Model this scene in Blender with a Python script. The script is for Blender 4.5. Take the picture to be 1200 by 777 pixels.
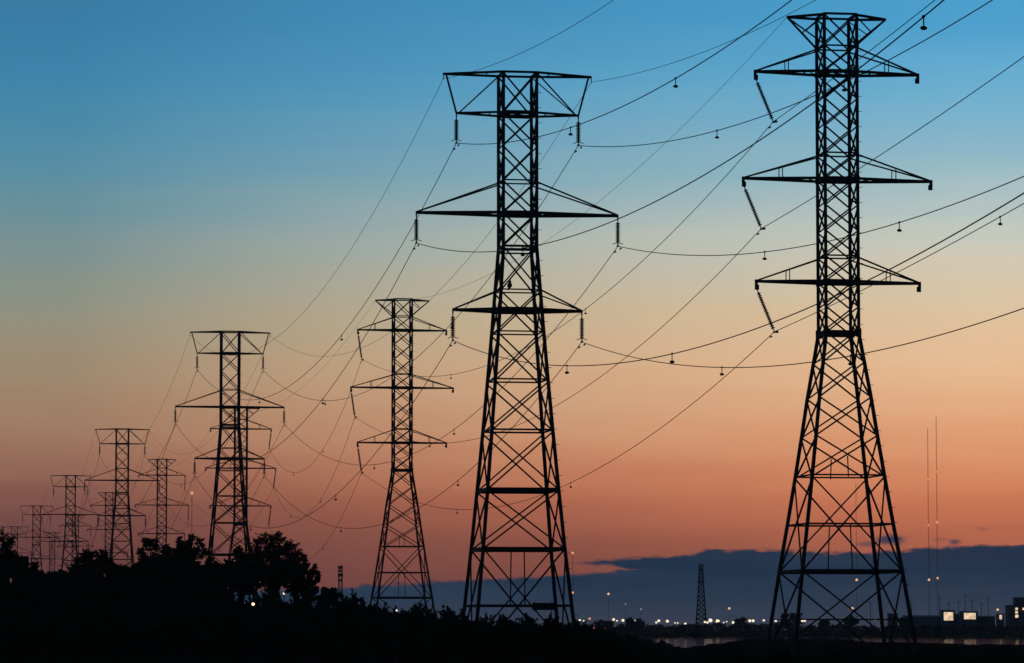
import bpy, math, random
import numpy as np
from mathutils import Vector, Matrix, Quaternion

scene = bpy.context.scene
for o in list(bpy.data.objects):
    bpy.data.objects.remove(o, do_unlink=True)
R = math.radians

# ------------------------------------------------------------------ camera
EYE = 2.7                       # metres above the marsh
F = 4500.0                      # focal length in photo pixels (1200 wide)
PITCH = 0.0777403
cam_d = bpy.data.cameras.new('camera')
cam_d.sensor_fit = 'HORIZONTAL'
cam_d.sensor_width = 36.0
cam_d.lens = 36.0 * F / 1200.0
cam_d.clip_start = 0.5
cam_d.clip_end = 60000.0
cam = bpy.data.objects.new('camera', cam_d)
cam.location = (0, 0, EYE)
cam.rotation_euler = (math.pi / 2 + PITCH, 0, 0)
scene.collection.objects.link(cam)
scene.camera = cam

# ------------------------------------------------------------------ sky
def lin(c):
    return tuple(((v / 255) / 12.92 if v / 255 <= 0.04045 else ((v / 255 + 0.055) / 1.055) ** 2.4) for v in c) + (1.0,)

def elev(y):                    # photo row -> elevation in degrees
    return math.degrees(PITCH + math.atan((388.5 - y) / F))
def azim(x):                    # photo column -> azimuth in degrees, right positive
    return math.degrees(math.atan((x - 600) / F / math.cos(PITCH)))

world = bpy.data.worlds.new('World')
scene.world = world
world.use_nodes = True
nt = world.node_tree
nt.nodes.clear()
N = nt.nodes.new
L = nt.links.new

def val(nt_, sock, v):
    if isinstance(v, (int, float)):
        sock.default_value = v
    else:
        nt_.links.new(v, sock)
def m(op, a, b=0.0, c=None, clamp=False):
    n = N('ShaderNodeMath'); n.operation = op; n.use_clamp = clamp
    val(nt, n.inputs[0], a); val(nt, n.inputs[1], b)
    if c is not None: val(nt, n.inputs[2], c)
    return n.outputs[0]
def maprange(v, a, b, c=0.0, d=1.0, smooth=True):
    n = N('ShaderNodeMapRange'); n.interpolation_type = 'SMOOTHSTEP' if smooth else 'LINEAR'
    val(nt, n.inputs[0], v)
    for i, q in enumerate((a, b, c, d)): val(nt, n.inputs[1 + i], q)
    return n.outputs[0]
def ramp(fac, stops, lo, hi, colour=True):
    n = N('ShaderNodeValToRGB'); cr = n.color_ramp; cr.interpolation = 'LINEAR'
    val(nt, n.inputs[0], maprange(fac, lo, hi, 0, 1, False))
    stops = sorted(stops, key=lambda s: s[0])
    while len(cr.elements) < len(stops): cr.elements.new(0.5)
    for e, (p, c) in zip(cr.elements, stops):
        e.position = (p - lo) / (hi - lo)
        e.color = c if colour else (c, c, c, 1)
    return n.outputs[0]
def mixc(f, a, b, mode='MIX'):
    n = N('ShaderNodeMix'); n.data_type = 'RGBA'; n.blend_type = mode
    val(nt, n.inputs[0], f)
    for i, q in ((6, a), (7, b)):
        if isinstance(q, tuple): n.inputs[i].default_value = q
        else: nt.links.new(q, n.inputs[i])
    return n.outputs[2]

tc = N('ShaderNodeTexCoord')
sep = N('ShaderNodeSeparateXYZ'); L(tc.outputs['Generated'], sep.inputs[0])
DEG = 180 / math.pi
el = m('MULTIPLY', m('ARCSINE', sep.outputs[2]), DEG)
az = m('MULTIPLY', m('ARCTAN2', sep.outputs[0], sep.outputs[1]), DEG)

SUN_AZ = azim(1260)
left_cols = [(745, (97.1, 58.3, 57.5)), (660, (103.9, 62.5, 59.4)), (620, (112.8, 68.9, 62.2)), (570, (139.3, 91.0, 74.9)), (520, (165.1, 122.0, 97.0)), (440, (166.5, 140.7, 112.0)), (360, (148.7, 150.6, 130.6)), (280, (119.2, 148.3, 151.3)), (200, (87.1, 144.3, 167.2)), (100, (62.9, 134.1, 173.1)), (20, (56.9, 125.0, 165.1))]
right_cols = [(745, (132.4, 72.0, 60.0)), (660, (162.6, 89.2, 66.0)), (630, (190.7, 106.4, 73.9)), (580, (216.8, 125.4, 83.8)), (520, (233.7, 161.0, 114.1)), (440, (243.3, 194.2, 148.5)), (360, (229.9, 201.8, 164.2)), (280, (206.6, 208.6, 194.5)), (200, (153.3, 190.3, 201.3)), (100, (105.1, 176.3, 212.3)), (20, (74.9, 160.1, 207.0))]
up_l = [(14, (46, 104, 152)), (30, (36, 80, 128)), (60, (28, 60, 102)), (90, (24, 50, 88))]
up_r = [(14, (60, 138, 196)), (30, (44, 98, 150)), (60, (30, 64, 108)), (90, (24, 50, 88))]
sl = [(elev(y), lin(c)) for y, c in left_cols] + [(e, lin(c)) for e, c in up_l]
sr = [(elev(y), lin(c)) for y, c in right_cols] + [(e, lin(c)) for e, c in up_r]
# faint uneven streaks of high haze bend the bands a little
mp = N('ShaderNodeMapping'); mp.inputs['Scale'].default_value = (7, 7, 90); L(tc.outputs['Generated'], mp.inputs[0])
nz = N('ShaderNodeTexNoise'); nz.inputs['Scale'].default_value = 1.6; nz.inputs['Detail'].default_value = 4; L(mp.outputs[0], nz.inputs[0])
elw = m('ADD', el, m('MULTIPLY', m('SUBTRACT', nz.outputs[0], 0.5), 0.6))
dsun = m('ABSOLUTE', m('SUBTRACT', az, SUN_AZ))
near_sun = ramp(dsun, [(0, 1.0), (1.5, 1.0), (5.9, .74), (11.2, .34), (15.0, .0), (17, 0.0)], 0, 20, False)
low_band = maprange(el, 1.0, 2.3, 0.30, 0.0)
near_sun = m('MULTIPLY', near_sun, m('SUBTRACT', 1.0, m('MULTIPLY', low_band, maprange(dsun, 1.0, 7.0))))
cl = ramp(elw, sl, -1.0, 90.0); crr = ramp(elw, sr, -1.0, 90.0)
sky = mixc(near_sun, cl, crr)

# high sky: the twilight sky model, sun just under the horizon, takes over well above the glow
nish = N('ShaderNodeTexSky'); nish.sky_type = 'NISHITA'; nish.sun_disc = False
nish.sun_elevation = R(-2.0); nish.sun_rotation = R(SUN_AZ)
nish.dust_density = 2.0
nish_c = mixc(1.0, nish.outputs[0], (0.6, 0.6, 0.6, 1), 'MULTIPLY')
sky = mixc(maprange(el, 25, 60), sky, nish_c)
# the side of the sky away from the sunset is dimmer
dim = maprange(dsun, 20, 150, 1.0, 0.35)
comb = N('ShaderNodeCombineColor')
for i in range(3): L(dim, comb.inputs[i])
sky = mixc(1.0, sky, comb.outputs[0], 'MULTIPLY')

# low cloud bank along the horizon
mp2 = N('ShaderNodeMapping'); mp2.inputs['Scale'].default_value = (60, 60, 200); L(tc.outputs['Generated'], mp2.inputs[0])
nz2 = N('ShaderNodeTexNoise'); nz2.inputs['Scale'].default_value = 3.2; nz2.inputs['Detail'].default_value = 9; nz2.inputs['Roughness'].default_value = .62; L(mp2.outputs[0], nz2.inputs[0])
nv = m('SUBTRACT', nz2.outputs[0], 0.5)
elc = m('ADD', el, m('MULTIPLY', nv, 0.2))
def edge(pts):
    hi = 3.0
    st = [(azim(x), elev(y) / hi) for x, y in pts]
    v = ramp(az, [(a, b) for a, b in st], -12, 12, False)
    return m('MULTIPLY', v, hi)
e_low = edge([(0, 694), (300, 692), (400, 689), (512, 682), (600, 679), (665, 674), (700, 671), (745, 668), (770, 660), (800, 652), (1180, 650)])
e_top = edge([(640, 661), (680, 660), (720, 656), (780, 652), (812, 650), (826, 644), (842, 646), (880, 644), (910, 646), (980, 648), (1050, 647), (1090, 643), (1140, 640), (1195, 639)])
e_bot = edge([(630, 655), (655, 659), (690, 662), (720, 664), (745, 669), (790, 675), (1180, 676)])
low = maprange(m('SUBTRACT', e_low, elc), -0.04, 0.03)
tongue = m('MULTIPLY', maprange(m('SUBTRACT', e_top, elc), -0.035, 0.03), maprange(m('SUBTRACT', elc, e_bot), -0.03, 0.04))
bank = m('MAXIMUM', low, tongue)
def puff(x, y, w, h, s):
    a = m('DIVIDE', m('SUBTRACT', az, azim(x)), w * 0.01273)
    b = m('DIVIDE', m('SUBTRACT', el, elev(y)), h * 0.01273)
    d = m('ADD', m('SQRT', m('ADD', m('MULTIPLY', a, a), m('MULTIPLY', b, b))), m('MULTIPLY', nv, 1.3))
    return maprange(d, 0.2, 1.15, s, 0.0)
pf = None
for q in ((1043, 633, 22, 8, 1.0), (1016, 638, 16, 5, .6), (1117, 636, 11, 5, .8), (1150, 621, 12, 4, .22), (1100, 633, 14, 4, .25)):
    p_ = puff(*q)
    pf = p_ if pf is None else m('MAXIMUM', pf, p_)
cloud_c = ramp(elc, [(elev(745), lin(CLOUD_LOW)) for CLOUD_LOW in ((60, 60, 74),)] +
               [(elev(722), lin((46, 59, 77))), (elev(700), lin((32, 54, 76))), (elev(672), lin((12, 46, 70))), (elev(640), lin((6, 42, 66))), (3, lin((6, 42, 66)))], -0.3, 3.2)
mp3 = N('ShaderNodeMapping'); mp3.inputs['Scale'].default_value = (14, 14, 260); L(tc.outputs['Generated'], mp3.inputs[0])
nz3 = N('ShaderNodeTexNoise'); nz3.inputs['Scale'].default_value = 1.3; nz3.inputs['Detail'].default_value = 6; L(mp3.outputs[0], nz3.inputs[0])
cloud_c = mixc(maprange(nz3.outputs[0], .4, .75, 0.0, .35), cloud_c, lin((48, 66, 86)))
sky = mixc(m('MULTIPLY', bank, .97), sky, cloud_c)
sky = mixc(pf, sky, lin((52, 54, 78)))
# below the horizon: dark land
sky = mixc(maprange(el, -0.6, -0.1, 1, 0), sky, (0.004, 0.004, 0.005, 1))
bg = N('ShaderNodeBackground'); L(sky, bg.inputs[0]); bg.inputs[1].default_value = 1.0
out = N('ShaderNodeOutputWorld'); L(bg.outputs[0], out.inputs[0])
world.cycles.sampling_method = 'MANUAL'
world.cycles.sample_map_resolution = 2048

vs = scene.view_settings
vs.view_transform = 'Standard'; vs.look = 'None'; vs.exposure = 0.0; vs.gamma = 1.0; vs.use_curve_mapping = False
scene.cycles.max_bounces = 4
scene.cycles.volume_bounces = 0
scene.cycles.use_denoising = True
scene.cycles.filter_width = 1.5

# ------------------------------------------------------------------ helpers
C = scene.collection
def pix(x, y, D):
    """photo pixel + depth along the ground -> world point"""
    v = (388.5 - y) / F
    c, s = math.cos(PITCH), math.sin(PITCH)
    z = D * (v * c + s) / (c - v * s)
    d = D * c + z * s
    return Vector(((x - 600) / F * d, D, z + EYE))
def zat(y, D): return pix(600, y, D).z

def mat(name, col, rough=0.8, var=0.0, scale=1.0, spec=0.2, metal=0.0, bump=0.0):
    mt = bpy.data.materials.new(name); mt.use_nodes = True
    t = mt.node_tree; b = t.nodes['Principled BSDF']
    b.inputs['Base Color'].default_value = (*col, 1)
    b.inputs['Roughness'].default_value = rough
    b.inputs['Specular IOR Level'].default_value = spec
    b.inputs['Metallic'].default_value = metal
    if var:
        tx = t.nodes.new('ShaderNodeTexCoord')
        n = t.nodes.new('ShaderNodeTexNoise'); n.inputs['Scale'].default_value = scale; n.inputs['Detail'].default_value = 5
        t.links.new(tx.outputs['Object'], n.inputs[0])
        r = t.nodes.new('ShaderNodeValToRGB')
        r.color_ramp.elements[0].position = .3; r.color_ramp.elements[1].position = .7
        r.color_ramp.elements[0].color = (*[v * (1 - var) for v in col], 1)
        r.color_ramp.elements[1].color = (*[v * (1 + var) for v in col], 1)
        t.links.new(n.outputs[0], r.inputs[0]); t.links.new(r.outputs[0], b.inputs['Base Color'])
        if bump:
            bp = t.nodes.new('ShaderNodeBump'); bp.inputs['Strength'].default_value = bump
            t.links.new(n.outputs[0], bp.inputs['Height']); t.links.new(bp.outputs[0], b.inputs['Normal'])
    return mt
def emis(name, col, s):
    mt = bpy.data.materials.new(name); mt.use_nodes = True
    b = mt.node_tree.nodes['Principled BSDF']
    b.inputs['Base Color'].default_value = (*col, 1)
    b.inputs['Emission Color'].default_value = (*col, 1)
    b.inputs['Emission Strength'].default_value = s
    return mt

STEEL = mat('weathered_steel', (.034, .031, .030), .7, .3, 1.5, .1)
CONC = mat('concrete', (.16, .15, .14), .9, .25, 3)
GLASSY = mat('brown_porcelain', (.035, .02, .014), .5, .2, 6, .15)
WIRE = mat('aluminium_cable', (.05, .05, .05), .7, .2, 4, .1)
BARK = mat('bark', (.035, .028, .022), .95, .3, 8, .05)
LEAF = mat('foliage', (.022, .030, .014), .9, .4, .7, .03)
SHRUB = mat('shrub_foliage', (.020, .027, .014), .9, .4, .9, .03)
REED = mat('marsh_grass', (.024, .022, .013), .95, .35, .4, .02)
EARTH = mat('dark_earth', (.020, .018, .014), 1.0, .35, .08, 0.0)
DARKPAINT = mat('dark_paint', (.02, .02, .022), .6, .2, 3, .1)
WALLM = mat('grey_cladding', (.10, .10, .105), .8, .2, .4, .2)
ROOFM = mat('roof_sheet', (.06, .06, .065), .7, .2, .4, .2)
FEATHER = mat('feathers', (.03, .025, .02), .9, .3, 12, .05)
L_WHITE = emis('lamp_white', (1.0, .84, .62), 1.15)
L_WARM = emis('lamp_warm', (1.0, .76, .48), 1.5)
L_ORANGE = emis('lamp_orange', (1.0, .38, .14), .95)
L_AMBER = emis('lamp_amber', (1.0, .55, .28), 1.0)
L_RED = emis('lamp_dim_red', (1.0, .22, .10), .30)
L_PALE = emis('lamp_pale', (.62, .68, .66), .40)
L_FRONT_WIN = emis('lit_front_and_window', (1.0, .72, .46), .95)  # emission for true windows and for floodlight painted onto building fronts
_t = L_FRONT_WIN.node_tree; _n = _t.nodes.new('ShaderNodeTexNoise'); _n.inputs['Scale'].default_value = .9; _n.inputs['Detail'].default_value = 3
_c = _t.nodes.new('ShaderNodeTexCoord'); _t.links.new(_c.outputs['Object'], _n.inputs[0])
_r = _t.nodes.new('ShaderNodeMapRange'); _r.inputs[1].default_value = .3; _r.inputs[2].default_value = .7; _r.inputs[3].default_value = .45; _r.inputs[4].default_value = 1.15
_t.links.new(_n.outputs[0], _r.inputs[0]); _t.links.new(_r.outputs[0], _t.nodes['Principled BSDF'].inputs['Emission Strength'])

def obj(name, me, mt=None, parent=None, label=None, cat=None, group=None, kind=None):
    o = bpy.data.objects.new(name, me); C.objects.link(o)
    if me is not None and mt is not None and not me.materials: me.materials.append(mt)
    if parent is not None: o.parent = parent
    if label: o['label'] = label
    if cat: o['category'] = cat
    if group: o['group'] = group
    if kind: o['kind'] = kind
    return o
def mesh(name, v, f, smooth=False):
    me = bpy.data.meshes.new(name); me.from_pydata([tuple(p) for p in v], [], [tuple(q) for q in f]); me.update()
    if smooth: me.polygons.foreach_set('use_smooth', [True] * len(me.polygons))
    return me

class MB:
    def __init__(s): s.v = []; s.f = []
    def add(s, v, f):
        b = len(s.v); s.v += [Vector(p) for p in v]; s.f += [tuple(i + b for i in q) for q in f]; return s
    def bar(s, p, q, w, h=None):
        p, q = Vector(p), Vector(q); h = h or w
        d = (q - p).normalized()
        up = Vector((0, 0, 1)) if abs(d.z) < .95 else Vector((0, 1, 0))
        a = d.cross(up).normalized() * (w / 2); b = a.cross(d).normalized() * (h / 2)
        vs_ = [e + sa * a + sb * b for e in (p, q) for sa, sb in ((1, 1), (-1, 1), (-1, -1), (1, -1))]
        return s.add(vs_, [(3, 2, 1, 0), (4, 5, 6, 7), (0, 1, 5, 4), (1, 2, 6, 5), (2, 3, 7, 6), (3, 0, 4, 7)])
    def box(s, c, sx, sy, sz):
        c = Vector(c)
        v = [c + Vector((x * sx / 2, y * sy / 2, z * sz / 2)) for z in (-1, 1) for x, y in ((-1, -1), (1, -1), (1, 1), (-1, 1))]
        return s.add(v, [(3, 2, 1, 0), (4, 5, 6, 7), (0, 1, 5, 4), (1, 2, 6, 5), (2, 3, 7, 6), (3, 0, 4, 7)])
    def tube(s, pts, rad, n=6, cap=True):
        pts = [Vector(p) for p in pts]
        rs = rad if isinstance(rad, (list, tuple)) else [rad] * len(pts)
        rings = []; v = []; f = []
        for i, p in enumerate(pts):
            d = (pts[min(i + 1, len(pts) - 1)] - pts[max(i - 1, 0)]).normalized()
            up = Vector((0, 0, 1)) if abs(d.z) < .95 else Vector((0, 1, 0))
            a = d.cross(up).normalized(); b = a.cross(d)
            for k in range(n):
                t = 2 * math.pi * k / n
                v.append(p + rs[i] * (math.cos(t) * a + math.sin(t) * b))
        for i in range(len(pts) - 1):
            for k in range(n):
                f.append((i * n + k, i * n + (k + 1) % n, (i + 1) * n + (k + 1) % n, (i + 1) * n + k))
        if cap:
            f.append(tuple(range(n))[::-1]); f.append(tuple((len(pts) - 1) * n + k for k in range(n)))
        return s.add(v, f)
    def lathe(s, base, axis, prof, n=8):
        base, axis = Vector(base), Vector(axis).normalized()
        up = Vector((0, 0, 1)) if abs(axis.z) < .95 else Vector((0, 1, 0))
        a = axis.cross(up).normalized(); b = axis.cross(a)
        v = []; f = []
        for t, r in prof:
            for k in range(n):
                th = 2 * math.pi * k / n
                v.append(base + axis * t + r * (math.cos(th) * a + math.sin(th) * b))
        for i in range(len(prof) - 1):
            for k in range(n):
                f.append((i * n + k, i * n + (k + 1) % n, (i + 1) * n + (k + 1) % n, (i + 1) * n + k))
        return s.add(v, f)
    def ball(s, c, rx, ry, rz, n=8, mm=6):
        c = Vector(c); v = []; f = []
        for j in range(mm + 1):
            ph = math.pi * j / mm
            for k in range(n):
                th = 2 * math.pi * k / n
                v.append(c + Vector((rx * math.sin(ph) * math.cos(th), ry * math.sin(ph) * math.sin(th), rz * math.cos(ph))))
        for j in range(mm):
            for k in range(n):
                f.append((j * n + k, (j + 1) * n + k, (j + 1) * n + (k + 1) % n, j * n + (k + 1) % n))
        return s.add(v, f)
    def join(s, o): return s.add(o.v, o.f)
    def me(s, name, smooth=False): return mesh(name, s.v, s.f, smooth)

# ------------------------------------------------------------------ the setting: ground and water
g = 30000.0
nx = 24
v = []; f = []
def gh(x, y): return 0.0
obj('ground', mesh('ground', [(-g, -2000, 0), (g, -2000, 0), (g, g, 0), (-g, g, 0)], [(0, 1, 2, 3)]), EARTH, kind='structure')

WATER = bpy.data.materials.new('water'); WATER.use_nodes = True
t = WATER.node_tree; b = t.nodes['Principled BSDF']
b.inputs['Base Color'].default_value = (.006, .010, .014, 1); b.inputs['Roughness'].default_value = .03
b.inputs['IOR'].default_value = 1.33
tx = t.nodes.new('ShaderNodeTexCoord'); mpw = t.nodes.new('ShaderNodeMapping'); mpw.inputs['Scale'].default_value = (.5, .16, 1)
nw = t.nodes.new('ShaderNodeTexNoise'); nw.inputs['Scale'].default_value = 1.0; nw.inputs['Detail'].default_value = 4
bp = t.nodes.new('ShaderNodeBump'); bp.inputs['Strength'].default_value = 1.0; bp.inputs['Distance'].default_value = .065
t.links.new(tx.outputs['Object'], mpw.inputs[0]); t.links.new(mpw.outputs[0], nw.inputs[0])
t.links.new(nw.outputs[0], bp.inputs['Height']); t.links.new(bp.outputs[0], b.inputs['Normal'])
random.seed(4)
def gp(x, y):                    # photo pixel on flat ground
    D = EYE * F / max(y - 739.04, .5)
    return ((x - 600) / F * D, D)
near_edge = [(560, 751), (640, 750.6), (690, 750.6), (738, 750.4), (745, 748.2), (762, 748.4), (772, 752.5), (786, 756), (800, 759), (815, 758.5), (835, 755.5), (860, 752), (872, 748.2),
             (980, 748.4), (1000, 752), (1040, 752.8), (1080, 753.2), (1120, 754.5), (1145, 757), (1160, 755), (1200, 756), (1260, 757), (1400, 758), (1900, 759)]
pts = []
for (x0, y0), (x1, y1) in zip(near_edge, near_edge[1:]):
    for k in range(6):
        q = k / 6
        a = gp(x0 + (x1 - x0) * q, y0 + (y1 - y0) * q)
        pts.append((a[0] + random.uniform(-2, 2), a[1] * (1 + random.uniform(-.012, .012)), .03))
shore = list(pts)
far = [(x, 1495 + random.uniform(-8, 8), .03) for x in range(620, -80, -14)]
obj('water', mesh('water', pts + far, [tuple(range(len(pts) + len(far)))]), WATER, kind='structure')

# ------------------------------------------------------------------ pylons
PHI = 0.157761
U = Vector((-math.sin(PHI), math.cos(PHI), 0)); NN = Vector((math.cos(PHI), math.sin(PHI), 0))
AX, AY = 0.486545, 336.304875
BX, BY = 28.895112, 338.831319
SPAN = 300.0

def hw(tab, z):
    for (z0, w0), (z1, w1) in zip(tab, tab[1:]):
        if z1 <= z <= z0: return w1 + (w0 - w1) * (z - z1) / (z0 - z1)
    return tab[0][1] if z > tab[0][0] else tab[-1][1]

class Tower:
    """list of (name, mesh, material, sub) where sub is the same kind of list"""
    def __init__(s): s.parts = []; s.tab = None
    def part(s, name, mb, mt=STEEL, sub=()): s.parts.append((name, mb, mt, list(sub)))

def corner(w, k): return Vector(((-w, w, w, -w)[k], (-w, -w, w, w)[k], 0))

def body(T, tab, panels, struts, legw, brw):
    zs = [z for z, _ in tab]
    for k in range(4):
        mb = MB()
        for (z0, w0), (z1, w1) in zip(tab, tab[1:]):
            mb.bar(corner(w0, k) + Vector((0, 0, z0)), corner(w1, k) + Vector((0, 0, z1)), legw if z0 < zs[1] + .1 else legw * .86)
        T.part('leg', mb)
        fb = MB(); p = corner(tab[-1][1], k)
        fb.lathe(p + Vector((0, 0, -1.2)), (0, 0, 1), [(0, 0), (0, .55), (1.2, .5), (1.55, .38), (1.55, 0)], 10)
        T.part('footing', fb, CONC)
    for zt, zb in panels:
        wt, wb = hw(tab, zt), hw(tab, zb)
        for k in range(4):
            a, c = corner(wt, k), corner(wt, (k + 1) % 4)
            a2, c2 = corner(wb, k), corner(wb, (k + 1) % 4)
            off = (a + c).normalized() * .05
            T.part('brace', MB().bar(a + Vector((0, 0, zt)) + off, c2 + Vector((0, 0, zb)) + off, brw))
            T.part('brace', MB().bar(c + Vector((0, 0, zt)) - off, a2 + Vector((0, 0, zb)) - off, brw))
    for z, w_ in struts:
        w = hw(tab, z)
        for k in range(4):
            T.part('strut', MB().bar(corner(w, k) + Vector((0, 0, z)), corner(w, (k + 1) % 4) + Vector((0, 0, z)), .12, w_))
        if w_ > .2:
            T.part('plan_brace', MB().bar(corner(w, 0) + Vector((0, 0, z)), corner(w, 2) + Vector((0, 0, z)), .1))
            T.part('plan_brace', MB().bar(corner(w, 1) + Vector((0, 0, z + .12)), corner(w, 3) + Vector((0, 0, z + .12)), .1))
    # gusset plates at the waist and arm levels, step bolts up one leg
    st = MB(); w0 = None
    z = 4.0
    while z < tab[0][0] - 1:
        w = hw(tab, z)
        st.bar((w + .05, -w, z), (w + .42, -w, z), .045)
        z += 1.35
    T.part('step_bolts', st)

def arm(T, side, zc, reach, w, ztie, wtie, cw, tw, hang=None, stub=0.0, tipdrop=0.0):
    tip = Vector((side * reach, 0, zc - tipdrop))
    mb = MB()
    A0, A1 = Vector((side * w, -w, zc)), Vector((side * w, w, zc))
    mb.bar(A0, tip, cw, cw * 1.25); mb.bar(A1, tip, cw, cw * 1.25)
    n = 4
    for k in range(1, n):                       # plan lacing between the two chords
        a = A0.lerp(tip, k / n); c = A1.lerp(tip, k / n); c2 = A1.lerp(tip, (k - 1) / n)
        mb.bar(a, c, .07); mb.bar(a, c2, .06)
    if stub:
        mb.bar(tip + Vector((0, 0, .15)), tip + Vector((0, 0, -stub * .55)), .22, .3)
        mb.bar(tip + Vector((side * -.06, 0, -stub * .4)), tip + Vector((side * -.06, 0, -stub)), .34, .26)
    else:
        mb.bar(tip + Vector((0, 0, .12)), tip + Vector((0, 0, -.32)), .12, .12)
    sub = []
    for sy in (-1, 1):
        B = Vector((side * wtie, sy * wtie, ztie))
        sub.append(('tie', MB().bar(B, tip + Vector((0, 0, .06)), tw), STEEL))
        if hang:
            q = hang
            a = B.lerp(tip, q); c = Vector((side * w, sy * w, zc)).lerp(tip, (abs(a.x) - w) / (reach - w))
            sub.append(('hanger', MB().bar(a, Vector((a.x, c.y, zc)), .075), STEEL))
    T.part('cross_arm', mb, STEEL, sub)

def za(y): return zat(y, AY)
def zb(y): return zat(y, BY)

# flat-topped type
TA = Tower()
tabA = [(za(87), 1.48), (za(293), 1.48), (za(391), 2.0), (za(448), 2.33), (za(506), 2.68), (za(575), 3.12), (za(644), 3.58), (za(710), 4.08), (0.0, 4.62)]
TA.tab = tabA
pA = [87, 134, 173, 213.5, 251, 290, 342, 391, 448, 506, 575, 644]
panA = [(za(a) - .1, za(b)) for a, b in zip(pA, pA[1:])] + [(za(644), 0.0)]
strA = [(za(87), .2), (za(134), .34), (za(213), .12), (za(251), .34), (za(290), .2), (za(295), .14), (za(341), .12), 
        (za(364), .36), (za(390), .12), (za(446), .14), (za(505), .16), (za(575), .34), (za(644), .32), (za(710), .2)]
body(TA, tabA, panA, strA, .285, .13)
for s in (-1, 1):                                    # stiffeners from the lowest strut to the crossing
    T_w = hw(tabA, za(644))
    TA.part('stiffener', MB().bar((0, s * T_w, za(644)), (0, s * (hw(tabA, za(710))), za(710)), .1))
    # raised top: chords from body corners to the end, with props down to the upper arm
    mb = MB()
    w = 1.48; zt = za(87); end = Vector((s * 6.62, 0, zt - .12))
    for sy in (-1, 1): mb.bar((s * w, sy * w, zt), end, .16, .2)
    for k in range(1, 4):
        a = Vector((s * w, -w, zt)).lerp(end, k / 4); c = Vector((s * w, w, zt)).lerp(end, k / 4)
        mb.bar(a, c, .06)
    mb.bar(end + Vector((0, 0, .1)), end + Vector((0, 0, -.5)), .07)
    tip = Vector((s * 5.45, 0, za(134)))
    sub = [('prop', MB().bar(end - Vector((s * .25, 0, 0)), tip, .15), STEEL)]
    for sy in (-1, 1):
        sub.append(('brace', MB().bar((s * 1.55, sy * w, zt - .1), tip - Vector((s * .2, 0, 0)), .1), STEEL))
    TA.part('top_arm', mb, STEEL, sub)
    mb = MB()
    for sy in (-1, 1): mb.bar((s * w, sy * w, tip.z), tip, .15, .19)
    for k in range(1, 4):
        a = Vector((s * w, -w, tip.z)).lerp(tip, k / 4); c = Vector((s * w, w, tip.z)).lerp(tip, k / 4)
        mb.bar(a, c, .06)
    mb.bar(tip + Vector((0, 0, .12)), tip + Vector((0, 0, -.3)), .12)
    TA.part('cross_arm', mb)
    arm(TA, s, za(251), 8.98, 1.48, za(215), 1.48, .20, .125)
    arm(TA, s, za(364), 5.74, hw(tabA, za(364)), za(341), hw(tabA, za(341)), .19, .12)

# funnel-topped type
TB = Tower()
tabB = [(zb(19), 1.47), (zb(391), 1.47), (zb(426), 1.86), (zb(467), 2.32), (zb(512), 2.76), (zb(560), 3.25), (zb(615), 3.84), (zb(670), 4.46), (0.0, 5.55)]
TB.tab = tabB
pB = [20, 56, 86, 118, 150, 182, 211, 242, 272, 302, 331, 361, 391, 426, 467, 512, 560, 670]
panB = [(zb(a), zb(b)) for a, b in zip(pB, pB[1:])] + [(zb(670), 0.0)]
strB = [(zb(19), .2), (zb(56), .14), (zb(86), .34), (zb(181), .14), (zb(211), .34), (zb(301), .14), (zb(331), .34), (zb(391), .42),
        (zb(558), .14), (zb(615), .16), (zb(670), .32), (zb(726), .1)]
body(TB, tabB, panB, strB, .285, .13)
for sy in (-1, 1):
    for a, c in ((536, 560), (616, 670)):
        for dx in (-.0,):
            wa, wc = hw(tabB, zb(a)), hw(tabB, zb(c))
            TB.part('stiffener', MB().bar((dx, sy * wa, zb(a)), (dx, sy * wc, zb(c)), .09))
for s in (-1, 1):
    for y, c in ((391, .5), (86, .3), (211, .3), (331, .3), (56, .22)):
        for sy in (-1, 1):
            TB.part('gusset', MB().box((s * 1.47, sy * 1.47, zb(y)), .42 if y == 391 else .34, .34, c * 1.5))
    w = 1.47; zt = zb(20); end = Vector((s * 4.5, 0, zt - .12))
    mb = MB()
    for sy in (-1, 1): mb.bar((s * w, sy * w, zt), end, .16, .22)
    mb.bar((s * 3, -.72, zt - .05), (s * 3, .72, zt - .05), .07)
    sub = []
    for sy in (-1, 1):
        lo = Vector((s * w, sy * w, zb(55)))
        sub.append(('prop', MB().bar(end, lo, .14), STEEL))
        mid = end.lerp(lo, .5)
        sub.append(('brace', MB().bar(mid, (s * w, sy * w, zt - .15), .09), STEEL))
    TB.part('top_arm', mb, STEEL, sub)
    arm(TB, s, zb(86), 7.42, 1.47, zb(58), 1.47, .19, .13, .52, .75)
    arm(TB, s, zb(211), 8.55, 1.47, zb(183), 1.47, .19, .13, .52, .75)
    arm(TB, s, zb(331), 7.42, 1.47, zb(303), 1.47, .19, .13, .52, .75)

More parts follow.
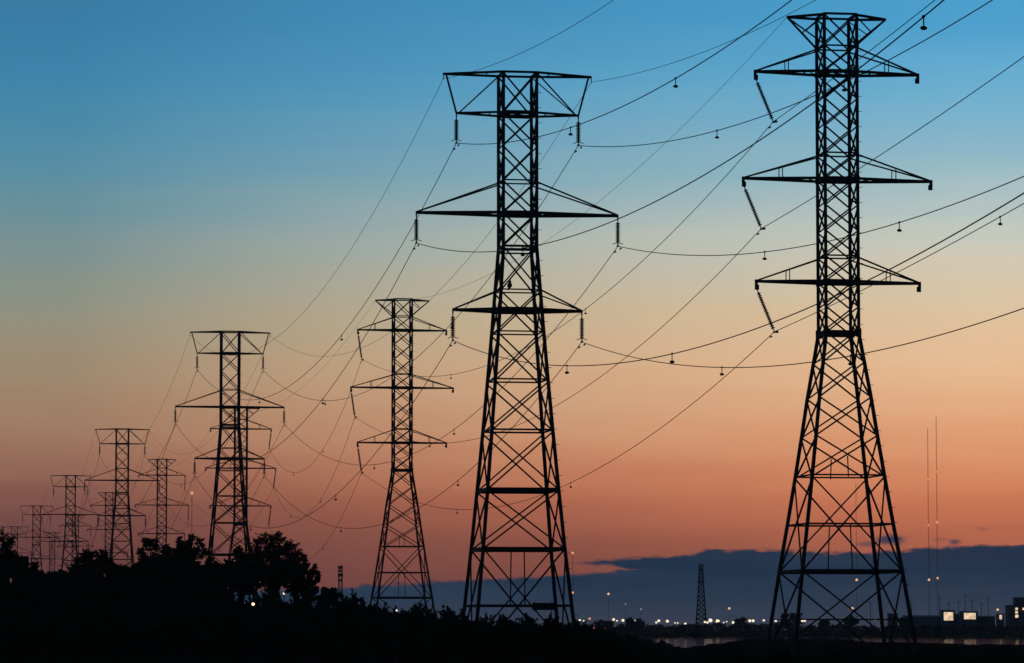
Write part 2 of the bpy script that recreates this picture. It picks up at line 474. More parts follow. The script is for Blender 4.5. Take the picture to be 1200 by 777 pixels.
def string_mesh(name, dx, length, discs, horn, r=.205):
    """insulator string hanging from the origin, leaning dx sideways; and its clamp"""
    d = Vector((dx, 0, -length)); ln = d.length
    prof = [(0, 0), (0, .05), (.28, .05)]
    p0, p1 = .3, ln - .28
    st = (p1 - p0) / discs
    for k in range(discs):
        tt = p0 + k * st
        prof += [(tt, .07), (tt + st * .28, .08), (tt + st * .34, r * .6), (tt + st * .6, r), (tt + st * .92, r), (tt + st * .95, .08)]
    prof += [(p1, .05), (ln, .05), (ln, 0)]
    ins = MB().lathe((0, 0, 0), d, prof, 8)
    cl = MB()
    e = d
    cl.bar(e + Vector((0, -.3, -.04)), e + Vector((0, .3, -.04)), .12, .14)
    if horn:
        cl.tube([e + Vector((x, 0, .22 - .9 * x * x * .55)) for x in (-.46, -.3, -.12, 0, .12, .3, .46)], .035, 5)
    else:
        cl.ball(e + Vector((.2, -.1, 0)), .16, .12, .12)
    return ins, cl

near_meshes = {}
def to_mesh(key, mb, name):
    if key not in near_meshes: near_meshes[key] = mb.me(name)
    return near_meshes[key]

def place(tower, tid, pos, detailed, name, label, group):
    e = obj(name, None, label=label, cat='pylon', group=group)
    e.empty_display_size = 2
    e.location = pos; e.rotation_euler = (0, 0, PHI)
    if detailed:
        for i, (nm, mb, mt, sub) in enumerate(tower.parts):
            o = obj(nm, to_mesh((tid, i), mb, nm), mt, e)
            if nm == 'step_bolts': o['kind'] = 'stuff'
            for j, (sn, smb, smt) in enumerate(sub):
                obj(sn, to_mesh((tid, i, j), smb, sn), smt, o)
    else:
        key = (tid, 'lattice')
        if key not in near_meshes:
            mb = MB()
            for nm, p, mt, sub in tower.parts:
                if nm in ('leg', 'brace', 'strut', 'plan_brace', 'stiffener', 'gusset'): mb.join(p)
            near_meshes[key] = mb.me('lattice_body')
        obj('lattice_body', near_meshes[key], STEEL, e)
        for i, (nm, mb, mt, sub) in enumerate(tower.parts):
            if nm in ('cross_arm', 'top_arm', 'footing'):
                key = (tid, i, 'all')
                if key not in near_meshes:
                    k = MB().join(mb)
                    for _, smb, _ in sub: k.join(smb)
                    near_meshes[key] = k.me(nm)
                obj(nm, near_meshes[key], mt, e)
    return e

# small measured offsets of single pylons (lateral, up), metres
offA = [(0, 0), (.1, .22), (-.55, -.33), (.12, .35), (-.15, .3), (-.05, .05)]
offB = [(0, 0), (.03, .24), (-.45, -.6), (.6, .12), (-.15, .1), (0, 0), (.8, -.6)]
ordw = ['first', 'second', 'third', 'fourth', 'fifth', 'sixth', 'seventh']
GA = 'flat-topped pylons standing in one receding row'
GB = 'funnel-topped pylons standing in one receding row'
labA = ['flat-topped lattice pylon with a dark sign board low between its legs',
        'flat-topped lattice pylon next in its row behind the signed one, before the thicket',
        'flat-topped lattice pylon third in its row from the signed one, above the trees',
        'flat-topped lattice pylon fourth in its row from the signed one, above the trees',
        'flat-topped lattice pylon fifth in its row from the signed one, above the trees',
        'flat-topped lattice pylon last visible of its row, top just over the trees']
labB = ['funnel-topped lattice pylon by the water with strongly slanted insulator strings on one side',
        'funnel-topped lattice pylon behind the low shrubs, second in its row from the water',
        'funnel-topped lattice pylon third in its row, half hidden behind a flat-topped pylon',
        'funnel-topped lattice pylon fourth in its row from the water, rising behind trees',
        'funnel-topped lattice pylon fifth in its row from the water, behind a flat-topped one',
        'funnel-topped lattice pylon sixth in its row from the water, behind a flat-topped one',
        'funnel-topped lattice pylon last visible of its row, top just over the trees']
PA = [Vector((AX, AY, 0)) + U * SPAN * k + NN * offA[k][0] + Vector((0, 0, offA[k][1])) for k in range(6)]
PB = [Vector((BX, BY, 0)) + U * SPAN * k + NN * offB[k][0] + Vector((0, 0, offB[k][1])) for k in range(7)]
EA = [place(TA, 'A', PA[k], k < 3, 'lattice_pylon', labA[k], GA) for k in range(6)]
EB = [place(TB, 'B', PB[k], k < 3, 'lattice_pylon', labB[k], GB) for k in range(7)]

def local(P, x, z): return P + NN * x + Vector((0, 0, z))
# insulator strings
tipsA = {(-1, 'upper'): (-5.45, za(134) - .25), (1, 'upper'): (5.45, za(134) - .25), (-1, 'middle'): (-8.98, za(251) - .28), (1, 'middle'): (8.98, za(251) - .28),
         (-1, 'lower'): (-5.74, za(364) - .28), (1, 'lower'): (5.74, za(364) - .28)}
tipsB = {'upper': (7.42, zb(86) - .7), 'middle': (8.55, zb(211) - .7), 'lower': (7.42, zb(331) - .7)}
insA = string_mesh('s', 0, 2.35, 11, True)
insA = (insA[0].me('insulator_string', True), insA[1].me('suspension_clamp'))
attA = []; attB = []
for k in range(6):
    d = {}
    for (s, lv), (x, z) in tipsA.items():
        o = obj('insulator_string', insA[0], GLASSY, EA[k]); o.location = (x, 0, z)
        obj('suspension_clamp', insA[1], STEEL, o)
        d[(s, lv)] = local(PA[k], x, z - 2.41)
    for s in (-1, 1): d[(s, 'earth')] = local(PA[k], s * 6.62, za(87) - .55)
    attA.append(d)
slant = [(1.55, 3.75), (.62, 4.2), (-.5, 3.9), (-.1, 4.0), (0, 4.0), (0, 4.0), (0, 4.0)]
for k in range(7):
    d = {}
    dx, ln = slant[k]; side = -1 if k < 2 else 1
    a, c = string_mesh('s', dx, ln, 17, False, .185)
    if k <= 3: near_meshes['ib'] = a.me('insulator_string', True); near_meshes['ic'] = c.me('suspension_clamp')
    for lv, (x, z) in tipsB.items():
        o = obj('insulator_string', near_meshes['ib'], GLASSY, EB[k]); o.location = (side * (x - .06), 0, z)
        obj('suspension_clamp', near_meshes['ic'], STEEL, o)
        d[lv] = local(PB[k], side * (x - .06) + dx, z - ln)
    for s in (-1, 1): d[(s, 'earth')] = local(PB[k], s * 4.5, zb(20) - .1)
    attB.append(d)

# ------------------------------------------------------------------ conductors
random.seed(9)
pend = MB(); pend.bar((0, 0, 0), (0, 0, -.42), .05); pend.ball((0, 0, -.5), .17, .12, .1)
pend.bar((0, -.12, .02), (0, .12, .02), .1)
PEND = pend.me('detuning_weight', False)
damp = MB(); damp.bar((0, -.26, -.13), (0, .26, -.13), .035); damp.ball((0, -.26, -.14), .07, .12, .07); damp.ball((0, .26, -.14), .07, .12, .07); damp.bar((0, 0, 0), (0, 0, -.13), .04)
DAMP = damp.me('vibration_damper', False)
def wire(P, Q, sag, rad, label, group, weights=(), dampers=True, name='power_line', n=56):
    P, Q = Vector(P), Vector(Q)
    def at(t):
        p = P.lerp(Q, t); p.z -= 4 * sag * t * (1 - t); return p
    mb = MB().tube([at(i / n) - P for i in range(n + 1)], rad, 5)
    o = obj(name, mb.me(name, True), WIRE, label=label, cat='cable', group=group); o.location = P
    yaw = math.atan2(-(Q - P).x, (Q - P).y)
    for t in weights:
        w = obj('detuning_weight', PEND, STEEL, o); w.location = at(t) - P; w.rotation_euler = (0, 0, yaw)
    if dampers:
        ln = (Q - P).length
        for t in (1.3 / ln, 1 - 1.3 / ln):
            w = obj('vibration_damper', DAMP, STEEL, o); w.location = at(t) - P - Vector((0, 0, rad)); w.rotation_euler = (0, 0, yaw)
    return o
RC, RS = .034, .021
GW = 'conductors of the flat-topped row'; GW2 = 'conductors of the funnel-topped row'
sidew = {-1: 'side away from funnel-topped row', 1: 'side facing funnel-topped row'}
# spans that come in from beyond the frame (out over the marsh)
wt = {k: (.267, .443) for k in tipsA}
wt[(-1, 'middle')] = (.267, .774)
for key, P in attA[0].items():
    s, lv = key
    Q = P - U * 218.2 + NN * .05 + Vector((0, 0, -2.4))
    earth = lv == 'earth'
    wire(P, Q, 5.8 if earth else 7.1, RS if earth else RC,
         f'{lv} {"wire" if earth else "power conductor"}, {sidew[s]}, from signed flat-topped pylon out over the marsh', GW,
         () if earth else wt[key], not earth, 'earth_wire' if earth else 'power_line')
for lv in ('upper', 'middle', 'lower'):
    P = attB[0][lv]; Q = P - U * 255 - NN * 4 + Vector((0, 0, 16))
    wire(P, Q, 3.0, RC, f'{lv} power conductor from slanted strings of funnel-topped pylon by water, out over marsh', GW2, (.293,) if lv == 'lower' else ())
# spans between pylons
for k in range(5):
    for key in attA[k]:
        s, lv = key; earth = lv == 'earth'
        wire(attA[k][key], attA[k + 1][key], 11.5 if earth else 12.3, RS if earth else RC,
             f'{lv} {"wire" if earth else "power conductor"}, {sidew[s]}, between {ordw[k]} and {ordw[k + 1]} flat-topped pylons', GW,
             () if earth or k > 1 else (.30 + random.uniform(-.05, .05), .64 + random.uniform(-.06, .06)), not earth and k < 2, 'earth_wire' if earth else 'power_line')
for k in range(6):
    for key in attB[k]:
        earth = isinstance(key, tuple)
        if earth and key[0] == 1: continue
        wire(attB[k][key], attB[k + 1][key], 7.3 if earth else (10.4 if k == 0 else 11.5), RS * .9 if earth else RC,
             (f'earth wire between {ordw[k]} and {ordw[k + 1]} funnel-topped pylons' if earth else f'{key} power conductor between {ordw[k]} and {ordw[k + 1]} funnel-topped pylons'), GW2,
             () if earth or k > 1 else (.35 + random.uniform(-.05, .05), .68 + random.uniform(-.05, .05)), not earth and k < 2, 'earth_wire' if earth else 'power_line')

# sign board between the legs of the first pylon, and the bird on it
sb = obj('sign_board', MB().box((1.55, -4.35, za(711)), 1.95, .05, .62).bar((.8, -4.28, za(705)), (.8, -4.28, za(717)), .06).bar((2.3, -4.28, za(705)), (2.3, -4.28, za(717)), .06).me('sign_board'), DARKPAINT, EA[0], label='dark rectangular sign board')
bird_p = local(PA[0], -1.0, 0) - U * (hw(tabA, za(341)))
bird_p.z = za(341) + .06
bm_ = MB()
bm_.lathe((0, 0, 0), (.18, 0, 1), [(0, 0), (.02, .06), (.12, .13), (.26, .155), (.38, .13), (.46, .085), (.5, .075), (.55, .09), (.61, .085), (.66, .04), (.67, 0)], 10)
bm_.add([(-.04, -.07, .12), (-.04, .07, .12), (-.17, .05, -.16), (-.17, -.05, -.16), (0, 0, .0)], [(0, 1, 2, 3), (3, 2, 4), (0, 3, 4), (1, 4, 2)])
bm_.add([(.19, -.03, .6), (.19, .03, .6), (.19, 0, .64), (.28, 0, .57)], [(0, 1, 3), (1, 2, 3), (2, 0, 3)])
bird = obj('perched_bird', bm_.me('perched_bird', True), FEATHER, label='dark bird perched on a strut of the signed flat-topped pylon', cat='bird')
bird.scale = (1.45, 1.45, 1.1); bird.location = bird_p; bird.rotation_euler = (0, 0, 1.2)

# ------------------------------------------------------------------ trees
rng = np.random.default_rng(5)
def leaves(centres, radii, counts, size, flat=1.0):
    """leaf quads scattered through clumps -> (verts, faces)"""
    n = int(sum(counts))
    c = np.repeat(np.array(centres), counts, axis=0); r = np.repeat(np.array(radii), counts, axis=0)
    d = rng.normal(size=(n, 3)); d /= np.linalg.norm(d, axis=1)[:, None]
    p = c + d * r * (rng.random((n, 1)) ** .45)
    a = rng.normal(size=(n, 3)); a[:, 2] *= .55; a /= np.linalg.norm(a, axis=1)[:, None]
    b = np.cross(a, rng.normal(size=(n, 3))); b /= np.linalg.norm(b, axis=1)[:, None]
    s = size * rng.uniform(.6, 1.4, (n, 1))
    a = a * s; b = b * s * .42
    V = np.stack([p - a, p + b, p + a, p - b], 1).reshape(-1, 3)
    Fc = np.arange(n * 4).reshape(-1, 4)
    return V, Fc
def npmesh(name, V, Fc):
    me = bpy.data.meshes.new(name)
    me.vertices.add(len(V)); me.vertices.foreach_set('co', V.astype(np.float32).ravel())
    me.loops.add(Fc.size); me.loops.foreach_set('vertex_index', Fc.astype(np.int32).ravel())
    me.polygons.add(len(Fc)); k = Fc.shape[1]
    me.polygons.foreach_set('loop_start', np.arange(0, Fc.size, k, dtype=np.int32))
    try: me.polygons.foreach_set('loop_total', np.full(len(Fc), k, dtype=np.int32))
    except Exception: pass
    me.update(calc_edges=True); me.validate()
    return me

def tree_meshes(h, w, bottom, seed, nclump, per, leaf, lobes=None, flat=.5, stems=1, cr=1.0):
    """height, crown width, crown bottom (m); returns (trunk mesh, crown mesh)"""
    rd = random.Random(seed)
    lobes = lobes or [(0, 1.0, 1.0)]
    cl = []; rad = []; cnt = []
    tr = MB()
    zc = (h + bottom) / 2
    trunk_top = Vector((rd.uniform(-.4, .4), rd.uniform(-.3, .3), bottom + (h - bottom) * .35))
    base_r = .018 * h + .06
    for s in range(stems):
        off = Vector((rd.uniform(-.8, .8), rd.uniform(-.5, .5), 0)) if stems > 1 else Vector((0, 0, 0))
        tr.tube([off + Vector((0, 0, -.3)), off * 1.1 + Vector((.1, 0, h * .15)), off * 1.3 + trunk_top * .6 + Vector((rd.uniform(-.2, .2), 0, 0)), trunk_top + off * .5], [base_r * 1.25, base_r, base_r * .75, base_r * .5], 7)
    for k in range(nclump):
        while True:
            x, y, z = rd.uniform(-1, 1), rd.uniform(-1, 1), rd.uniform(-1, 1)
            q = x * x + y * y + z * z
            if .1 < q < 1: break
        # flatter underside, domed top
        p = Vector((x * w / 2 * .86, y * w / 2 * .8, zc + z * (h - bottom) / 2 * .86))
        if z < 0: p.z += (-z) * (h - bottom) * .12
        r = w * rd.uniform(.085, .15) * cr
        cl.append(p); rad.append((r * 1.15, r * 1.15, r * flat * rd.uniform(.8, 1.3))); cnt.append(int(per * rd.uniform(.6, 1.4)))
        if k % 2 == 0:
            mid = trunk_top.lerp(p, .5) + Vector((rd.uniform(-.3, .3), rd.uniform(-.3, .3), rd.uniform(-.5, .1)))
            st = Vector((0, 0, max(bottom * .7, 0.3))).lerp(trunk_top, rd.uniform(.2, 1))
            tr.tube([st, mid, p], [base_r * .38, base_r * .24, base_r * .07], 5)
        # leafy twigs that stick out beyond the clump
        out_ = (p - Vector((0, 0, zc - (h - bottom) * .2))).normalized()
        for j in range(7):
            dv = (out_ + Vector((rd.uniform(-1, 1), rd.uniform(-1, 1), rd.uniform(-.5, .8)))).normalized()
            ln = r * rd.uniform(1.0, 1.9)
            for u in (.55, .7, .85, 1.0):
                q2 = p + dv * ln * u
                q2.z -= .12 * r * u * u
                sz = max(.1, r * .16 * (1.3 - u * .6))
                cl.append(q2); rad.append((sz * 1.3, sz * 1.3, sz)); cnt.append(max(3, int(per * .04)))
    V, Fc = leaves([tuple(c) for c in cl], rad, cnt, leaf)
    return tr.me('trunk', True), npmesh('crown', V, Fc)

def put_tree(x, ytop, wpx, D, ybot, seed, label, group, name='tree', nclump=46, per=150, leaf=.17, leafmat=LEAF, flat=.5, stems=1, cat='tree', cr=1.0):
    top = pix(x, ytop, D); h = top.z; w = wpx / F * D
    bottom = max(.3, pix(x, ybot, D).z)
    a, c = tree_meshes(h, w, bottom, seed, nclump, per, leaf, flat=flat, stems=stems, cr=cr)
    e = obj(name, None, label=label, cat=cat, group=group)
    e.location = (top.x, D, 0)
    obj('trunk', a, BARK, e); obj('crown', c, leafmat, e)
    return e
GT = 'dark trees of the wood'
put_tree(320, 623, 82, 415, 706, 11, 'broad feathery tree with gaps in its crown, at the end of the wood', GT, nclump=112, per=62, leaf=.15, flat=.36, stems=3, cr=.62)
put_tree(348, 639, 46, 425, 712, 12, 'slim tree at the very end of the wood, beside the broad feathery one', GT, nclump=64, per=80, leaf=.15, flat=.45, stems=2, cr=.72)
put_tree(362, 654, 30, 418, 712, 14, 'low leaning tree at the outer edge of the wood, past the slim one', GT, nclump=50, per=70, leaf=.15, flat=.42, cr=.75)
put_tree(284, 640, 44, 430, 706, 13, 'dense dark tree at the foot of the flat-topped pylon second in its row', GT, nclump=50, per=160, flat=.7)
LT = 'dense dark tree in the wood below the '
for i, (x, yt, w, D, yb, lb) in enumerate([
        (-14, 611, 84, 400, 715, LT + 'last visible flat-topped pylon'), (26, 648, 56, 405, 730, LT + 'fifth flat-topped pylon'), (62, 664, 54, 400, 730, LT + 'last funnel-topped pylon'),
        (110, 641, 58, 410, 715, LT + 'third flat-topped pylon, with a flat fanned top'), (140, 656, 64, 400, 735, LT + 'third flat-topped pylon, lower and rounded'), (86, 662, 54, 390, 735, LT + 'fourth flat-topped pylon'),
        (184, 628, 70, 405, 720, LT + 'fourth funnel-topped pylon, its top spreading'), (222, 623, 64, 412, 720, 'tallest dark tree of the wood, between fourth and third funnel-topped pylons'),
        (247, 647, 56, 402, 735, LT + 'second flat-topped pylon, just before its leg'), (200, 650, 96, 395, 745, LT + 'fourth funnel-topped pylon, broad and low'), (-60, 625, 90, 410, 730, 'dark tree of the wood outside the last visible pylons')]):
    put_tree(x, yt, w, D, yb, 30 + i, lb, GT, nclump=110, per=100, leaf=.16, flat=.5 if i not in (3, 6, 7) else .36, cr=.66)
put_tree(385, 687, 26, 380, 716, 51, 'small round tree standing alone just past the end of the wood', None, nclump=34, per=120, leaf=.15, flat=.8)

# shrubs: four shapes, copied
SH = [tree_meshes(4.0, 5.0, .0, 70 + i, 34, 170, .15, flat=.75, stems=3) for i in range(4)]
def put_shrub(x, ytop, wpx, D, i, label, group):
    wpx = max(wpx, 54)
    top = pix(x, ytop, D)
    e = obj('shrub', None, label=label, cat='shrub', group=group)
    e.location = (top.x, D, 0); e.rotation_euler = (0, 0, rng.uniform(0, 6.28))
    e.scale = (wpx / F * D / 4.6, wpx / F * D / 4.6, top.z / 4.35)
    obj('trunk', SH[i % 4][0], BARK, e); obj('crown', SH[i % 4][1], SHRUB, e)
random.seed(21)
LS1 = 'dark rounded shrub in the thicket running from the wood to the signed pylon'
row = [(413, 693, 36), (396, 701, 26), (430, 699, 30), (448, 704, 30), (463, 712, 18), (479, 709, 20), (497, 705, 30), (520, 707, 28), (541, 715, 28), (565, 719, 34), (590, 720, 34), (615, 718, 38), (645, 721, 36), (668, 726, 24), (374, 704, 30), (690, 731, 30), (708, 737, 30), (728, 743, 30)]
for i, (x, y, w) in enumerate(row):
    put_shrub(x, y + (3 if x < 560 else 1), w, 318 + random.uniform(-6, 6), i, LS1, 'shrubs of the low thicket')
    put_shrub(x + random.uniform(-10, 10), max(y + 10, 726), w * 1.3, 304 + random.uniform(-6, 6), i + 1, LS1, 'shrubs of the low thicket')
LS2 = 'dark shrub in the undergrowth at the foot of the wood'
for i in range(34):
    x = -30 + i * 12.3 + random.uniform(-4, 4)
    yt = 676 + random.uniform(-6, 10)
    if x > 262: yt = 699 + random.uniform(-5, 5)
    put_shrub(x, yt, 46 + random.uniform(-6, 10), 372 + random.uniform(-10, 10), i, LS2, 'undergrowth shrubs of the wood')
for i in range(18):
    x = -25 + i * 24 + random.uniform(-8, 8)
    put_shrub(x, 712 + random.uniform(-6, 8), 60 + random.uniform(-8, 10), 330 + random.uniform(-10, 10), i, LS2, 'undergrowth shrubs of the wood')

# ------------------------------------------------------------------ marsh grass
def grass(n, xs, ys, hgt, seed, inside=None):
    r = np.random.default_rng(seed)
    x = r.uniform(*xs, n); y = r.uniform(*ys, n)
    return x, y
sx = np.array([p[0] for p in shore]); sy = np.array([p[1] for p in shore])
def shore_y(x, y):
    # near edge of the water at this bearing
    ang = x / y
    o = np.argsort(sx / sy)
    return np.interp(ang, (sx / sy)[o], sy[o])
rg = np.random.default_rng(77)
n1 = 60000
D = rg.uniform(285, 1150, n1); ang = rg.uniform(-.16, .17, n1); X = ang * D; Y = D
ok = Y < shore_y(X, Y) - 1.0
X, Y = X[ok], Y[ok]
patch = np.sin(X * .11 + 1.3) * np.sin(Y * .031 + .4) + .5 * np.sin(X * .37) * np.sin(Y * .09 + 2)
hh = rg.uniform(.18, .5, len(X)) * (1 + .55 * np.clip(patch, -.6, 1.2))
hh *= np.where(Y < 330, 1.5, 1.0)
hh *= np.clip((shore_y(X, Y) - Y) / 160, .3, 1.0)
V = []
nb = 3
bx = rg.uniform(-.35, .35, (len(X), nb)); by = rg.uniform(-.35, .35, (len(X), nb)); lean = rg.uniform(-.3, .3, (len(X), nb)); wv = rg.uniform(.05, .14, (len(X), nb)); hb = hh[:, None] * rg.uniform(.7, 1.2, (len(X), nb))
x0 = X[:, None] + bx; y0 = Y[:, None] + by; z0 = np.zeros_like(x0)
Vg = np.stack([np.stack([x0 - wv, y0, z0 - .02], -1), np.stack([x0 + wv, y0 + .03, z0 - .02], -1), np.stack([x0 + lean * hb, y0 + .1 * lean, hb], -1)], 2).reshape(-1, 3)
obj('marsh_grass', npmesh('marsh_grass', Vg, np.arange(len(Vg)).reshape(-1, 3)), REED, label='low dark marsh grass covering the ground before the water', cat='grass', kind='stuff')

# far bank scrub, one continuous low mass beyond the water
cx = np.arange(-330, 420, 2.2)
base = 4.4 + .5 * np.sin(cx * .021) + .4 * np.sin(cx * .075 + 1) + rg.uniform(-.5, .6, len(cx))
cen = []; rad = []; cnt = []
for x, hgt in zip(cx, base):
    for q in (.15, .4, .65, .88):
        cen.append((x + rg.uniform(-1, 1), 1525 + rg.uniform(-14, 14), hgt * q)); rad.append((2.2, 2.2, 1.0)); cnt.append(80)
V, Fc = leaves(cen, rad, cnt, .55)
obj('far_bank_scrub', npmesh('far_bank_scrub', V, Fc), SHRUB, label='low dark scrub lining the far bank beyond the water', cat='scrub', kind='stuff')

# trees on the far bank
for i, (x, y, w) in enumerate([(927, 717, 27), (998, 721, 17), (966, 724, 12), (745, 723, 22), (868, 722, 14), (704, 727, 16), (712, 728, 14), (1060, 724, 16)]):
    put_tree(x, y + 1, w, 1515, 738, 200 + i, ['round dark tree on far bank between the legs of the funnel-topped pylon by the water', 'dark far-bank tree near the tall-pole orange lamp between the pylon legs', 'smallest dark far-bank tree between the pylon legs', 'dark tree on far bank under the pale tall-pole lamp', 'dark tree on far bank just past the tapering lattice tower', 'low dark far-bank tree above the red marker lights', 'low dark far-bank tree above the red marker lights', 'dark far-bank tree beside the low dark warehouse'][i], 'trees on the far bank', nclump=24, per=60, leaf=.45, flat=1.0)

# ------------------------------------------------------------------ far shore: lamps, buildings, towers
def lamp(x, y, D, rpx, lm, label, group, pole=True):
    p = pix(x, y, D); r = rpx * .84 / F * D
    e = obj('street_lamp', None, label=label, cat='lamp', group=group); e.location = (p.x, D, 0)
    mb = MB().tube([(0, 0, -.3), (0, 0, p.z - r * .6)], [.07, .045], 6)
    mb.bar((0, 0, p.z - r), (0, -.3, p.z - r), .06)
    obj('pole', mb.me('pole'), DARKPAINT, e)
    gl = MB().ball((0, -.35, p.z), r, r, r * .92, 12, 8)
    obj('globe', gl.me('globe', True), lm, e)
LW = 'white lamp glowing in the row along the far shore'
for x, y, r in [(679.5, 727, 1.7), (719, 726, 1.9), (723, 727.5, 1.2), (730, 727, 2.0), (743, 727.5, 1.7), (750, 730, 1.1), (769, 729.5, 1.4), (772, 727.5, 1.9), (782, 728, 2.1), (791, 730, 1.1), (794.2, 730, 1.1),
                (803, 731, 1.7), (826, 729, 1.6), (829, 729.5, 1.5), (832.5, 727, 2.7), (859, 729.5, 1.8), (862.5, 728, 1.7), (867.5, 728, 1.3), (872.5, 728, 1.8), (878.5, 727.5, 2.0), (882.5, 727.5, 2.0),
                (895, 727, 1.6), (904.5, 727.5, 1.9), (909, 727.5, 1.7), (940, 727.5, 1.8), (943, 727.5, 1.6), (684, 727.5, 1.0), (848, 729.5, 1.0), (851.5, 728.5, 1.0), (1025, 726.5, .9)]:
    lamp(x, y, 1548, r, L_WHITE, LW, 'white lamps along the far shore')
lamp(841, 728, 1548, 2.6, L_WARM, 'large warm orange-white lamp among the white row on the far shore', None)
LO = 'orange lamp on a tall pole above the far shore'
for x, y, r in [(854.5, 713, 1.7), (998.7, 713, 1.9), (1169, 714.5, 1.7)]:
    lamp(x, y, 1560, r, L_AMBER, {854.5: 'orange lamp on a tall pole just past the tapering lattice tower', 998.7: 'orange lamp on a tall pole between the legs of the pylon by water', 1169: 'orange lamp on a tall pole beside the block with lit windows'}[x], 'orange lamps on tall poles')
for x, y, r in [(691, 725, 1.6)]:
    lamp(x, y, 1548, r, L_ORANGE, 'small dull red lamp among the shore lights near the signed pylon', None)
for x, y, r in [(733, 708, 1.1), (751, 714, 1.3)]:
    lamp(x, y, 1600, r, L_PALE, 'faint pale lamp on a tall pole above the far shore', 'pale lamps on tall poles')
for x, y in [(696, 736), (709, 736)]:
    lamp(x, y, 1490, 1.3, L_RED, 'dim red marker light low at the far water edge', 'red markers at the water edge')
lamp(713, 696, 1650, 1.7, L_AMBER, 'bright orange-white light high on a pole above the far shore', None)
# yard lights in front of the wood and the thicket
lamp(297, 708, 296, 2.3, L_WARM, 'bright white yard lamp glowing in front of the dark wood', None)
lamp(465, 715.5, 292, 1.3, L_WARM, 'small warm lamp glowing at the shrubs between wood and signed pylon', None)
lamp(333, 695.5, 470, 1.6, L_WARM, 'small lamp shining through the gap under the broad feathery tree', None)

def lattice_tower(name, x, ytop, D, wtop, wbase, label, platforms=(), lights=(), mt=STEEL, bars=.16, n=10, taper=1.0, cat='tower'):
    top = pix(x, ytop, D); h = top.z
    e = obj(name, None, label=label, cat=cat); e.location = (top.x, D, 0)
    def w(z):
        q = z / h
        return (wtop + (wbase - wtop) * max(0, 1 - q / taper) ** 1.3) / 2
    zs = [h * k / n for k in range(n + 1)]
    for k in range(4):
        mb = MB()
        for a, c in zip(zs, zs[1:]): mb.bar(corner(w(a), k) + Vector((0, 0, a - (.3 if a == 0 else 0))), corner(w(c), k) + Vector((0, 0, c)), bars * 1.4)
        obj('leg', mb.me('leg'), mt, e)
    br = MB()
    for a, c in zip(zs, zs[1:]):
        for k in range(4):
            br.bar(corner(w(a), k) + Vector((0, 0, a)), corner(w(c), (k + 1) % 4) + Vector((0, 0, c)), bars)
            br.bar(corner(w(a), (k + 1) % 4) + Vector((0, 0, a)), corner(w(c), k) + Vector((0, 0, c)), bars)
            br.bar(corner(w(c), k) + Vector((0, 0, c)), corner(w(c), (k + 1) % 4) + Vector((0, 0, c)), bars)
    obj('bracing', br.me('bracing'), mt, e)
    for y, ww, hh_ in platforms:
        z = pix(x, y, D).z
        obj('antenna_ring', MB().lathe((0, 0, z - hh_ / 2), (0, 0, 1), [(0, 0), (0, ww / 2), (hh_, ww / 2), (hh_, 0)], 8).me('antenna_ring'), mt, e)
    for y, r, lm in lights:
        z = pix(x, y, D).z; rr = r / F * D
        obj('warning_light', MB().ball((0, -w(z) - rr * .6, z), rr, rr, rr, 10, 6).me('warning_light', True), lm, e)
    return e
lattice_tower('lattice_tower', 821.5, 661.5, 1650, 1.5, 5.2, 'dark tapering lattice tower standing alone on the far shore', platforms=[(668, 2.4, .5), (682, 2.9, .5)], n=16, taper=1.0, bars=.3)
lattice_tower('antenna_tower', 399, 663, 1650, 1.5, 2.2, 'slim antenna tower with rings near its top beyond the shrubs', platforms=[(665, 2.2, 1.0), (669, 1.9, .8), (674, 2.3, 1.2), (680, 1.8, .8)], n=12, bars=.2)
MASTP = mat('mast_paint', (.22, .06, .045), .8, .2, .05, .1)
def mast(x, ytop, D, label, lights, w=.62, group=None):
    e = lattice_tower('radio_mast', x, ytop, D, w, w, label, lights=lights, mt=MASTP, bars=.05, n=60, cat='mast')
    if group: e['group'] = group
mast(1097, 488.5, 3500, 'taller of the two thin radio masts rising side by side beyond the water', [(612, 1.5, L_ORANGE), (677.5, 1.4, L_ORANGE), (553, .9, L_ORANGE)])
mast(1087, 501.5, 3500, 'shorter of the two thin radio masts rising side by side beyond the water', [(615.5, 1.1, L_ORANGE), (679.5, 1.4, L_AMBER), (562, .9, L_ORANGE)])
mast(1003, 566, 3500, 'faint thin mast seen between the legs of the pylon by the water', [(679.5, 1.5, L_AMBER)], .45)
mast(671, 646, 3000, 'thin mast with orange lights rising beside a leg of the signed pylon', [(648, 1.5, L_ORANGE), (694.5, 1.4, L_ORANGE), (718, 1.4, L_ORANGE)], .45)
mast(225, 577, 2600, 'thin mast with one orange light between two flat-topped pylons above the wood', [(578, 1.7, L_ORANGE)], .4)
mast(85, 630, 2600, 'thin mast with one orange light behind the fourth flat-topped pylon', [(631, 1.3, L_ORANGE)], .4)

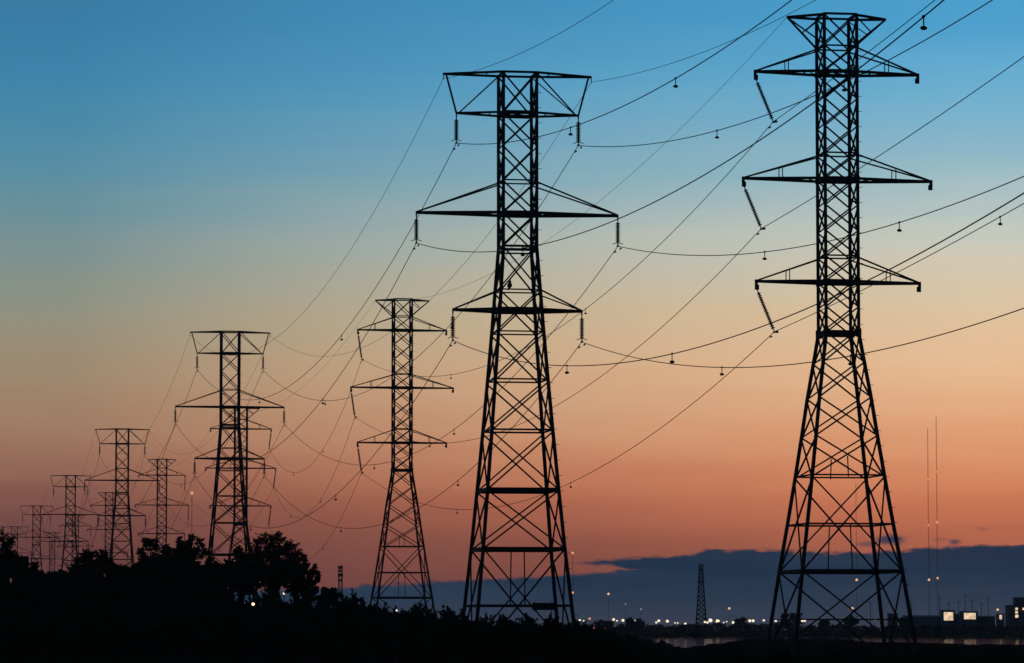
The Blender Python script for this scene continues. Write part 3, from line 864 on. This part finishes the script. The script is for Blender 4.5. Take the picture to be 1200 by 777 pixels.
def building(x0, x1, ytop, D, depth, label, glow_rects, roof_over=.25, name='shed', wm=WALLM, cat='building', pitch=0.0, lm=None):
    a, c = pix(x0, ytop, D), pix(x1, ytop, D)
    w = c.x - a.x; h = a.z
    e = obj(name, None, label=label, cat=cat); e.location = ((a.x + c.x) / 2, D, 0)
    rt = .3 if not pitch else pitch
    obj('wall', MB().box((0, depth / 2, (h - rt) / 2 - .1), w, depth, h - rt + .2).me('wall'), wm, e)
    if pitch:
        W = w / 2 + roof_over; z0 = h - pitch + .003; d0, d1 = -roof_over, depth + roof_over
        obj('roof', mesh('roof', [(-W, d0, z0), (W, d0, z0), (W, d1, z0), (-W, d1, z0), (-W, (d0 + d1) / 2, h), (W, (d0 + d1) / 2, h)], [(0, 1, 5, 4), (2, 3, 4, 5), (0, 4, 3), (1, 2, 5), (3, 2, 1, 0)]), ROOFM, e)
    else:
        obj('roof', MB().box((0, depth / 2, h - rt / 2 + .003), w + 2 * roof_over, depth + 2 * roof_over, rt).me('roof'), ROOFM, e)
    for (wx0, wx1, wy0, wy1) in glow_rects:
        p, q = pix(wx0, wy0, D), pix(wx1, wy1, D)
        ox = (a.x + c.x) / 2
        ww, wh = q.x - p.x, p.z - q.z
        o = obj('window_or_lit_front', MB().box(((p.x + q.x) / 2 - ox, -.04, (p.z + q.z) / 2), ww, .12, wh).me('window_or_lit_front'), DARKPAINT, e)
        obj('glow_panel', MB().box(((p.x + q.x) / 2 - ox, -.12, (p.z + q.z) / 2), ww * .92, .05, wh * .92).me('glow_panel'), lm or L_FRONT_WIN, o)  # on the two lit buildings this glow stands for a floodlit wall
    return e
building(1104, 1119, 714.5, 1560, 8, 'small floodlit building with one broad bright front on the far shore', [(1105.5, 1117.5, 717, 727.5)], pitch=.7)  # no window here: a glowing panel puts the floodlight into the front
building(1127, 1146, 716, 1560, 8, 'long low lit building beside the floodlit one on the far shore', [(1129, 1144, 718, 726)], pitch=.6)  # floodlit pale wall, its brightness given as an emissive panel
building(1060, 1101, 721, 1575, 9, 'low dark warehouse on the far shore beside the lit buildings', [], pitch=.8, name='warehouse')
building(1117.5, 1126, 719, 1580, 6, 'small dim hut between the two lit buildings on the far shore', [], pitch=.4)
building(1146, 1166, 721.5, 1575, 8, 'low dark storage building beyond the lit ones on the far shore', [], pitch=.5, name='warehouse')
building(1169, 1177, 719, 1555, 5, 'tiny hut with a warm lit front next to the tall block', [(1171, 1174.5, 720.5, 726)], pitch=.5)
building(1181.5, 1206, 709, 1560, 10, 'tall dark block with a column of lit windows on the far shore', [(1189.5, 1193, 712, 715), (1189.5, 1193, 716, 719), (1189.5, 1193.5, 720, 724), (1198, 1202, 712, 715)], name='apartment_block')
building(1190, 1210, 700, 1572, 8, 'taller dark tower block rising behind the block with lit windows', [], name='apartment_block')
building(1041, 1052, 718.5, 1520, 4, 'small dark shed at the far water edge between the pylon legs', [], pitch=.4)
# thin poles behind the lit buildings
for i, (x, y) in enumerate([(1020, 705), (1068, 706), (1101, 700), (1123, 704), (1131, 697), (1139, 702), (1150, 706), (1158, 700), (1112, 706)]):
    p = pix(x, y, 1600)
    o = obj('utility_pole', None, label='thin dark utility pole behind the lit buildings of the far shore', cat='pole', group='poles of the far shore'); o.location = (p.x, 1600, 0)
    obj('pole', MB().tube([(0, 0, -.3), (0, 0, p.z)], [.17, .10], 6).me('pole'), DARKPAINT, o)
    obj('crossbar', MB().bar((-.9, 0, p.z - .6), (.9, 0, p.z - .6), .14).me('crossbar'), DARKPAINT, o)

# ------------------------------------------------------------------ haze
HZ = bpy.data.materials.new('haze'); HZ.use_nodes = True
t = HZ.node_tree; t.nodes.clear()
pv = t.nodes.new('ShaderNodeVolumePrincipled'); ou = t.nodes.new('ShaderNodeOutputMaterial')
pv.inputs['Color'].default_value = (.9, .9, .92, 1); pv.inputs['Density'].default_value = 0.00003; pv.inputs['Anisotropy'].default_value = .75
t.links.new(pv.outputs[0], ou.inputs['Volume'])
hz = obj('haze', MB().box((0, 1900, 130 - 1.0), 2600, 4200, 262).me('haze'), HZ, label='thin evening haze filling the air over the marsh', cat='haze', kind='stuff')
